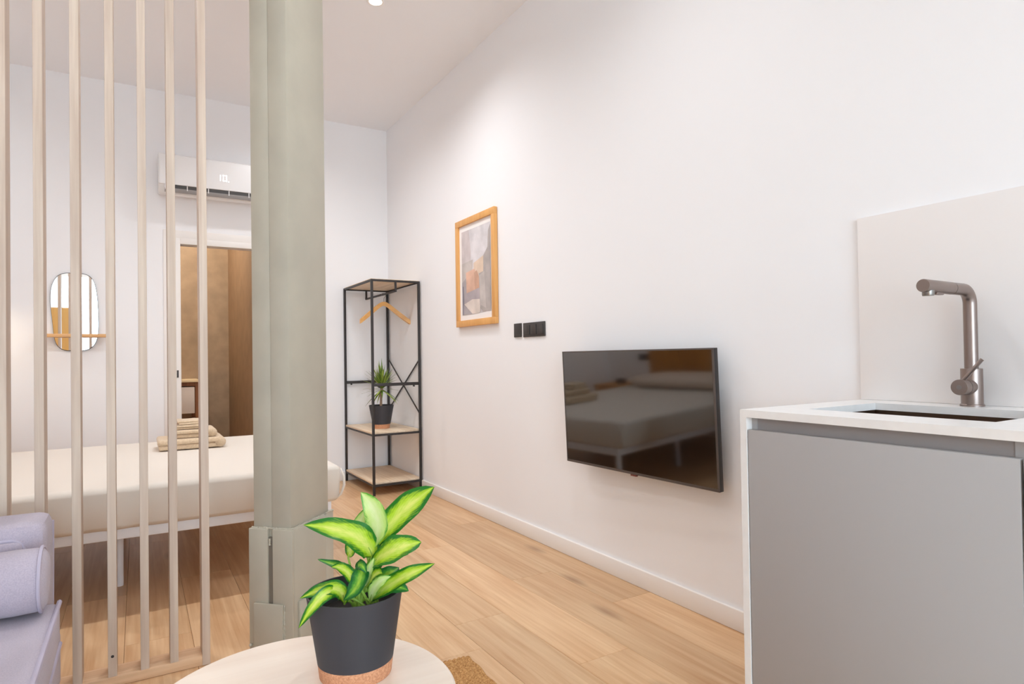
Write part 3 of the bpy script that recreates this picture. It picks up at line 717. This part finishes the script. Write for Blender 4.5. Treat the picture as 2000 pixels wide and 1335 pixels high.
inks = {'sky': (226, 222, 225), 'blush': (216, 206, 206), 'grey': (188, 180, 177), 'grey2': (204, 196, 192), 'peach': (230, 208, 188), 'coral': (228, 188, 166), 'rust': (212, 172, 150),
        'mauve': (188, 178, 182), 'stone': (232, 220, 212), 'ink': (140, 136, 150), 'slate': (182, 175, 178)}
IM = {k: mat('ink_'+k, c, 0.95, var=0.10, vscale=9, spec=0.1) for k, c in inks.items()}
keys = list(inks)
shapes = [('sky', [(.07, .06), (.94, .06), (.94, .94), (.07, .94)]), ('blush', [(.07, .06), (.30, .06), (.36, .30), (.34, .45), (.07, .47)]),
          ('grey2', [(.07, .40), (.42, .38), (.40, .60), (.07, .62)]), ('slate', [(.07, .60), (.22, .55), (.24, .94), (.07, .94)]),
          ('peach', [(.44, .42), (.74, .37), (.76, .58), (.44, .60)]), ('coral', [(.20, .50), (.46, .48), (.58, .56), (.56, .74), (.22, .76)]),
          ('rust', [(.46, .52), (.54, .50), (.64, .62), (.62, .78), (.48, .78)]), ('mauve', [(.18, .72), (.66, .68), (.66, .82), (.14, .84)]),
          ('grey', [(.94, .08), (.94, .93), (.70, .93), (.62, .88), (.60, .54), (.73, .53), (.74, .37), (.86, .30), (.88, .14)]),
          ('grey2', [(.62, .56), (.76, .53), (.80, .90), (.64, .86)]),
          ('stone', [(.14, .83), (.40, .79), (.62, .80), (.64, .92), (.60, .94), (.40, .94)]), ('slate', [(.08, .84), (.15, .84), (.40, .94), (.08, .94)]),
          ('ink', [(.10, .64), (.125, .64), (.125, .94), (.10, .94)])]
bm = BM()
for k, (nm, poly) in enumerate(shapes):
    xx = XR-0.0142-0.00025*k
    # picture left is the far (larger y) side
    f = bm.faces.new([bm.verts.new((xx, iy1-(iy1-iy0)*s, iz1-(iz1-iz0)*q)) for s, q in poly]); f.material_index = keys.index(nm)
    if f.normal.dot(Vector((-1, 0, 0))) < 0: pass
bmesh.ops.recalc_face_normals(bm, faces=bm.faces)
part('print', bm, [IM[k] for k in keys], t, smooth=0)

t = thing('socket_plate', (XR-0.005, 3.165, 1.166), 'single square dark socket plate beside the triple switch', 'socket')
part('plate', wp(3.126, 3.205, 1.166, 1.248, XR-0.009, XR, 0.002), 'plastic', t)
part('insert', wp(3.142, 3.189, 1.182, 1.232, XR-0.0115, XR-0.009, 0.001), 'plastic', t)
t = thing('light_switch', (XR-0.005, 2.99, 1.163), 'wide dark triple light switch plate on the wall near the television', 'switch')
part('plate', wp(2.877, 3.101, 1.163, 1.246, XR-0.009, XR, 0.002), 'plastic', t)
for k in range(3):
    y = 2.889+k*0.069
    part('rocker', wp(y, y+0.060, 1.176, 1.233, XR-0.013, XR-0.009, 0.002), 'plastic', t)

TVY0, TVY1, TVZ0, TVZ1 = 1.624, 2.552, 0.524, 1.072
t = thing('television', (XR-0.09, (TVY0+TVY1)/2, TVZ0), 'wide flat black screen television tilted slightly down on the wall', 'television')
tilt = math.atan2(0.022, TVZ1-TVZ0)
TYM = (TVY0+TVY1)/2
TM = Matrix.Translation((XR-0.082, TYM, TVZ0)) @ Matrix.Rotation(math.radians(2.2), 4, 'Z') @ Matrix.Rotation(-tilt, 4, 'Y') @ Matrix.Translation((0, -TYM, 0))
def tvp(name, y0, y1, z0, z1, x0, x1, m, bev=0.0, parent=None, label=None):
    bm = bx(x0, x1, y0, y1, z0-TVZ0, z1-TVZ0, bev=bev); bmesh.ops.transform(bm, matrix=TM, verts=bm.verts)
    return part(name, bm, m, parent or t, label=label, local=parent is not None)
glass, gn, gl, gb = new_mat('tv_screen')
gb.inputs['Base Color'].default_value = lin((18, 11, 7)); gb.inputs['Roughness'].default_value = 0.06; gb.inputs['Specular IOR Level'].default_value = 1.0; gb.inputs['IOR'].default_value = 1.7
M['screen'] = glass
tvp('casing', TVY0, TVY1, TVZ0, TVZ1, 0.0, 0.022, 'tvbody', 0.002)
tvp('back_housing', TVY0+0.12, TVY1-0.12, TVZ0+0.03, TVZ1-0.18, 0.022, 0.045, 'tvbody', 0.006)
tvp('bezel', TVY0, TVY0+0.009, TVZ0, TVZ1, -0.002, 0.0, 'bezel'); tvp('bezel', TVY1-0.006, TVY1, TVZ0, TVZ1, -0.002, 0.0, 'bezel')
tvp('bezel', TVY0, TVY1, TVZ0, TVZ0+0.011, -0.002, 0.0, 'bezel'); tvp('bezel', TVY0, TVY1, TVZ1-0.006, TVZ1, -0.002, 0.0, 'bezel')
tvp('screen', TVY0+0.009, TVY1-0.006, TVZ0+0.011, TVZ1-0.006, -0.001, 0.0, 'screen')
M['logo'] = mat('tv_badge_red', (120, 60, 56), 0.4)
tvp('badge', 2.07, 2.105, TVZ0-0.008, TVZ0+0.001, 0.0, 0.012, 'logo', 0.001, label='small reddish badge under the screen')
bm = bx(XR-0.034, XR-0.0005, 1.95, 2.25, 0.66, 0.86, bev=0.003); part('wall_bracket', bm, 'mount', t)

# ------------------------------------------------------------------ kitchen
XF, YE, CZ, CB_ = 1.3707, 1.1113, 0.90, 0.8805
YK = -1.0
SX0, SX1, SY0, SY1 = 1.508, 1.826, 0.588, 1.006
t = thing('worktop', (1.66, 0.05, 0.0), 'white quartz worktop folding down to the floor as a waterfall end', 'worktop')
bm = BM()
box(bm, XF, SX0, YK, YE, CB_, CZ); box(bm, SX1, XR-0.0005, YK, YE, CB_, CZ); box(bm, SX0, SX1, SY1, YE, CB_, CZ); box(bm, SX0, SX1, YK, SY0, CB_, CZ)
part('slab', bm, 'counter', t, smooth=0)
part('waterfall_panel', bx(XF, XR-0.0145, YE-0.020, YE, 0.001, CB_), 'counter', t, smooth=0)
t = thing('sink', (1.667, 0.797, 0.68), 'undermounted dark bronze steel sink sunk into the white worktop', 'sink')
bm = BM()
s0, s1, s2, s3 = SX0-0.006, SX1+0.006, SY0-0.006, SY1+0.006; zb, zt = 0.70, CB_-0.0005
vs_ = [bm.verts.new(q) for q in ((s0, s2, zt), (s1, s2, zt), (s1, s3, zt), (s0, s3, zt), (s0+.01, s2+.01, zb), (s1-.01, s2+.01, zb), (s1-.01, s3-.01, zb), (s0+.01, s3-.01, zb))]
for f in ((0, 1, 5, 4), (1, 2, 6, 5), (2, 3, 7, 6), (3, 0, 4, 7), (4, 5, 6, 7)): bm.faces.new([vs_[i] for i in f])
bmesh.ops.recalc_face_normals(bm, faces=bm.faces); bmesh.ops.solidify(bm, geom=bm.faces[:], thickness=0.0015)
part('basin', bm, 'sink', t, smooth=0)
part('drain', lathe([(0, 0.704), (0.03, 0.704), (0.042, 0.7025), (0.042, 0.700)], 1.70, 0.80, 28), 'tap', t)

def cabinet(y0, y1, label):
    t = thing('base_cabinet', ((XF+XR)/2, (y0+y1)/2, 0), label, 'cabinet')
    bm = BM()
    box(bm, XF+0.022, XR-0.016, y0, y0+0.016, 0.10, CB_-0.002); box(bm, XF+0.022, XR-0.016, y1-0.016, y1, 0.10, CB_-0.002)
    box(bm, XF+0.022, XR-0.016, y0+0.016, y1-0.016, 0.10, 0.116); box(bm, XR-0.024, XR-0.016, y0+0.016, y1-0.016, 0.116, CB_-0.002)
    part('carcass', bm, 'door', t, smooth=0)
    part('plinth', bx(XF+0.05, XF+0.066, y0, y1, 0.001, 0.10), 'grip', t)
    part('door', bx(XF+0.002, XF+0.021, y0+0.002, y1-0.002, 0.105, 0.8485, bev=0.001), 'door', t)
    part('grip_profile', bx(XF+0.024, XF+0.036, y0+0.016, y1-0.016, 0.80, CB_-0.002), 'grip', t, label='recessed grip channel above the door')
    return t
cabinet(0.4975, YE-0.0205, 'matt grey base cabinet under the sink beside the white end panel')
cabinet(-0.1035, 0.4965, 'matt grey base cabinet next to the sink cabinet')
cabinet(-1.0, -0.1045, 'matt grey base cabinet furthest from the white end panel')
solo('backsplash', bx(XR-0.012, XR-0.0003, YK, YE, CZ+0.0003, 1.465, bev=0.001), 'splash', 'plain white backsplash panel standing on the worktop', 'backsplash')

FX, FY = 1.898, 0.792
t = thing('kitchen_tap', (FX, FY, CZ), 'gunmetal kitchen tap with angled spout and side lever', 'tap')
part('base_ring', lathe([(0, CZ+0.0003), (0.0275, CZ+0.0003), (0.0275, CZ+0.004), (0.026, CZ+0.006), (0, CZ+0.006)], FX, FY, 32), 'tap', t)
part('body', lathe([(0, CZ+0.006), (0.0248, CZ+0.006), (0.0248, CZ+0.098), (0.0243, CZ+0.0995), (0, CZ+0.0995)], FX, FY, 36), 'tap', t)
zs = 1.208; rb = 0.038
pts = [(FX, FY, CZ+0.09), (FX, FY, CZ+0.15), (FX, FY, zs-rb-0.03), (FX, FY, zs-rb)]
for k in range(1, 10):
    a = k/9*math.pi/2; pts.append((FX-rb+rb*math.cos(a), FY, zs-rb+rb*math.sin(a)))
pts += [(FX-0.075, FY, zs), (FX-0.098, FY, zs)]
part('spout_tube', tb(pts, 0.0158, 24), 'tap', t, smooth=50)
part('joint_ring', tb([(FX-0.098, FY, zs), (FX-0.101, FY, zs)], 0.0148, 24), 'tapdark', t)
sp = part('spray_head', tb([(FX-0.101, FY, zs), (FX-0.150, FY, zs+0.0005), (FX-0.238, FY, zs+0.001), (FX-0.240, FY, zs+0.001)], [0.0162, 0.0162, 0.0162, 0.0155], 28), 'tap', t, smooth=50)
part('nozzle', tb([(FX-0.215, FY, zs-0.010), (FX-0.215, FY, zs-0.021), (FX-0.215, FY, zs-0.0235)], [0.0135, 0.0135, 0.0125], 24), 'metal', sp, local=True)
part('spray_button', bx(FX-0.185, FX-0.150, FY-0.007, FY+0.007, zs-0.0195, zs-0.012, bev=0.002), 'tap', sp, local=True)
hz = CZ+0.052
hd = part('lever_hub', tb([(FX-0.015, FY, hz), (FX-0.068, FY, hz), (FX-0.070, FY, hz)], [0.0205, 0.0205, 0.0195], 32), 'tap', t, smooth=50)
part('hub_line', tb([(FX-0.043, FY, hz), (FX-0.0445, FY, hz)], 0.0208, 32), 'tapdark', hd, local=True)
part('hub_cap', tb([(FX-0.0698, FY, hz), (FX-0.0708, FY, hz)], 0.006, 20), 'metal', hd, local=True)
part('lever', tb([(FX-0.058, FY-0.004, hz+0.016), (FX-0.055, FY-0.045, hz+0.070), (FX-0.054, FY-0.047, hz+0.0725)], [0.0048, 0.0048, 0.0052], 14), 'tap', hd, local=True)

# ------------------------------------------------------------------ air conditioner
AX0, AX1, AY, AZ0, AZ1 = 0.137, 0.94, YB-0.20, 2.292, 2.590
t = thing('air_conditioner', ((AX0+AX1)/2, YB-0.1, AZ0), 'white wall mounted air conditioner above the doorway', 'air conditioner')
prof = [(YB-0.001, AZ0+0.03), (YB-0.001, AZ1), (AY+0.03, AZ1), (AY+0.008, AZ1-0.012), (AY, AZ1-0.04), (AY, AZ0+0.068), (AY+0.012, AZ0+0.064), (AY+0.030, AZ0+0.030), (AY+0.05, AZ0+0.008), (AY+0.08, AZ0)]
bm = BM(); A = [bm.verts.new((AX0, y, z)) for y, z in prof]; B = [bm.verts.new((AX1, y, z)) for y, z in prof]
for i in range(len(prof)): j = (i+1) % len(prof); bm.faces.new((A[i], A[j], B[j], B[i]))
bm.faces.new(A[::-1]); bm.faces.new(B); bmesh.ops.recalc_face_normals(bm, faces=bm.faces)
bmesh.ops.bevel(bm, geom=[e for e in bm.edges if abs(e.verts[0].co.x-e.verts[1].co.x) < 1e-6], offset=0.006, segments=2, affect='EDGES')
part('housing', bm, 'acwhite', t)
part('air_slot', bx(AX0+0.045, AX1-0.045, AY+0.0055, AY+0.03, AZ0+0.034, AZ0+0.066), 'acdark', t, label='dark air outlet slot')
bm = bx(AX0+0.04, AX1-0.04, -0.002, 0.002, -0.016, 0.016, bev=0.001); bmesh.ops.transform(bm, matrix=Matrix.Translation((0, AY+0.012, AZ0+0.026)) @ Matrix.Rotation(math.radians(28), 4, 'X'), verts=bm.verts)
part('louvre', bm, 'acgrey', t)
for k in range(6):
    x = AX0+0.045+k*(AX1-AX0-0.09)/5
    part('vane', bx(x-0.003, x+0.003, AY+0.002, AY+0.02, AZ0+0.03, AZ0+0.066), 'acwhite', t)
# lit display: 10.
M['led'] = emit('display_led', (255, 255, 255), 1.3)
bm = BM(); zx = AZ0+0.135; x = 0.545; yy = AY-0.0004
def seg(x0, x1, z0, z1): box(bm, x0, x1, yy-0.0006, yy, z0, z1)
seg(x+0.002, x+0.007, zx, zx+0.046)
seg(x+0.022, x+0.027, zx, zx+0.046); seg(x+0.045, x+0.050, zx, zx+0.046); seg(x+0.022, x+0.050, zx+0.041, zx+0.046); seg(x+0.022, x+0.050, zx, zx+0.005)
seg(x+0.060, x+0.066, zx-0.004, zx+0.003)
part('display_digits', bm, 'led', t, label='glowing digits 10.')

# ------------------------------------------------------------------ mirror with wooden ledge
t = thing('wall_mirror', (-0.38, YB-0.01, 1.14), 'small rounded pebble shaped mirror with a wooden ledge on the wall', 'mirror')
mc = Vector((-0.381, 0, 1.415)); pts = []
N = 72
for i in range(N):
    a = 2*math.pi*i/N; e = 0.56
    px = math.copysign(abs(math.cos(a))**e, math.cos(a)); pzz = math.copysign(abs(math.sin(a))**e, math.sin(a))
    wv = 1 + 0.012*math.sin(5.0*pzz+0.4)
    x = 0.139*px*(1-0.02*(1-pzz)*0.5)*wv - 0.006*math.sin(3*pzz); z = 0.278*pzz
    pts.append((mc.x+x, mc.z+z))
def plate(pts, y0, y1, sc=1.0):
    bm = BM(); A = [bm.verts.new((mc.x+(x-mc.x)*sc, y0, mc.z+(z-mc.z)*sc)) for x, z in pts]; B = [bm.verts.new((mc.x+(x-mc.x)*sc, y1, mc.z+(z-mc.z)*sc)) for x, z in pts]
    for i in range(len(pts)): j = (i+1) % len(pts); bm.faces.new((A[i], A[j], B[j], B[i]))
    bm.faces.new(A[::-1]); bm.faces.new(B); bmesh.ops.recalc_face_normals(bm, faces=bm.faces); return bm
part('backing', plate(pts, YB-0.012, YB-0.0005, 1.0), 'black', t, smooth=30)
part('glass', plate(pts, YB-0.016, YB-0.0122, 0.985), 'mirror', t, smooth=30)
part('ledge', bx(-0.595, -0.194, YB-0.10, YB-0.0165, 1.234, 1.256, bev=0.002), 'ledge', t, label='honey wood ledge across the mirror')
# tall cabinet near the window, seen in the little mirror
t = thing('tall_cabinet', (-1.06, -1.4, 0), 'tall honey oak cabinet with two doors, seen in the little mirror', 'cabinet')
part('body', bx(XL+0.003, -0.885, -1.60, -1.22, 0.001, 1.93, bev=0.002), 'ochre', t)
for z0, z1 in ((0.06, 0.98), (0.985, 1.92)):
    dd = part('door', bx(XL+0.008, -0.890, -1.219, -1.200, z0, z1, bev=0.002), 'ochre', t)
    part('knob', tb([(-0.92, -1.2, (z0+z1)/2), (-0.92, -1.178, (z0+z1)/2)], 0.010, 12), 'metal', dd, local=True)
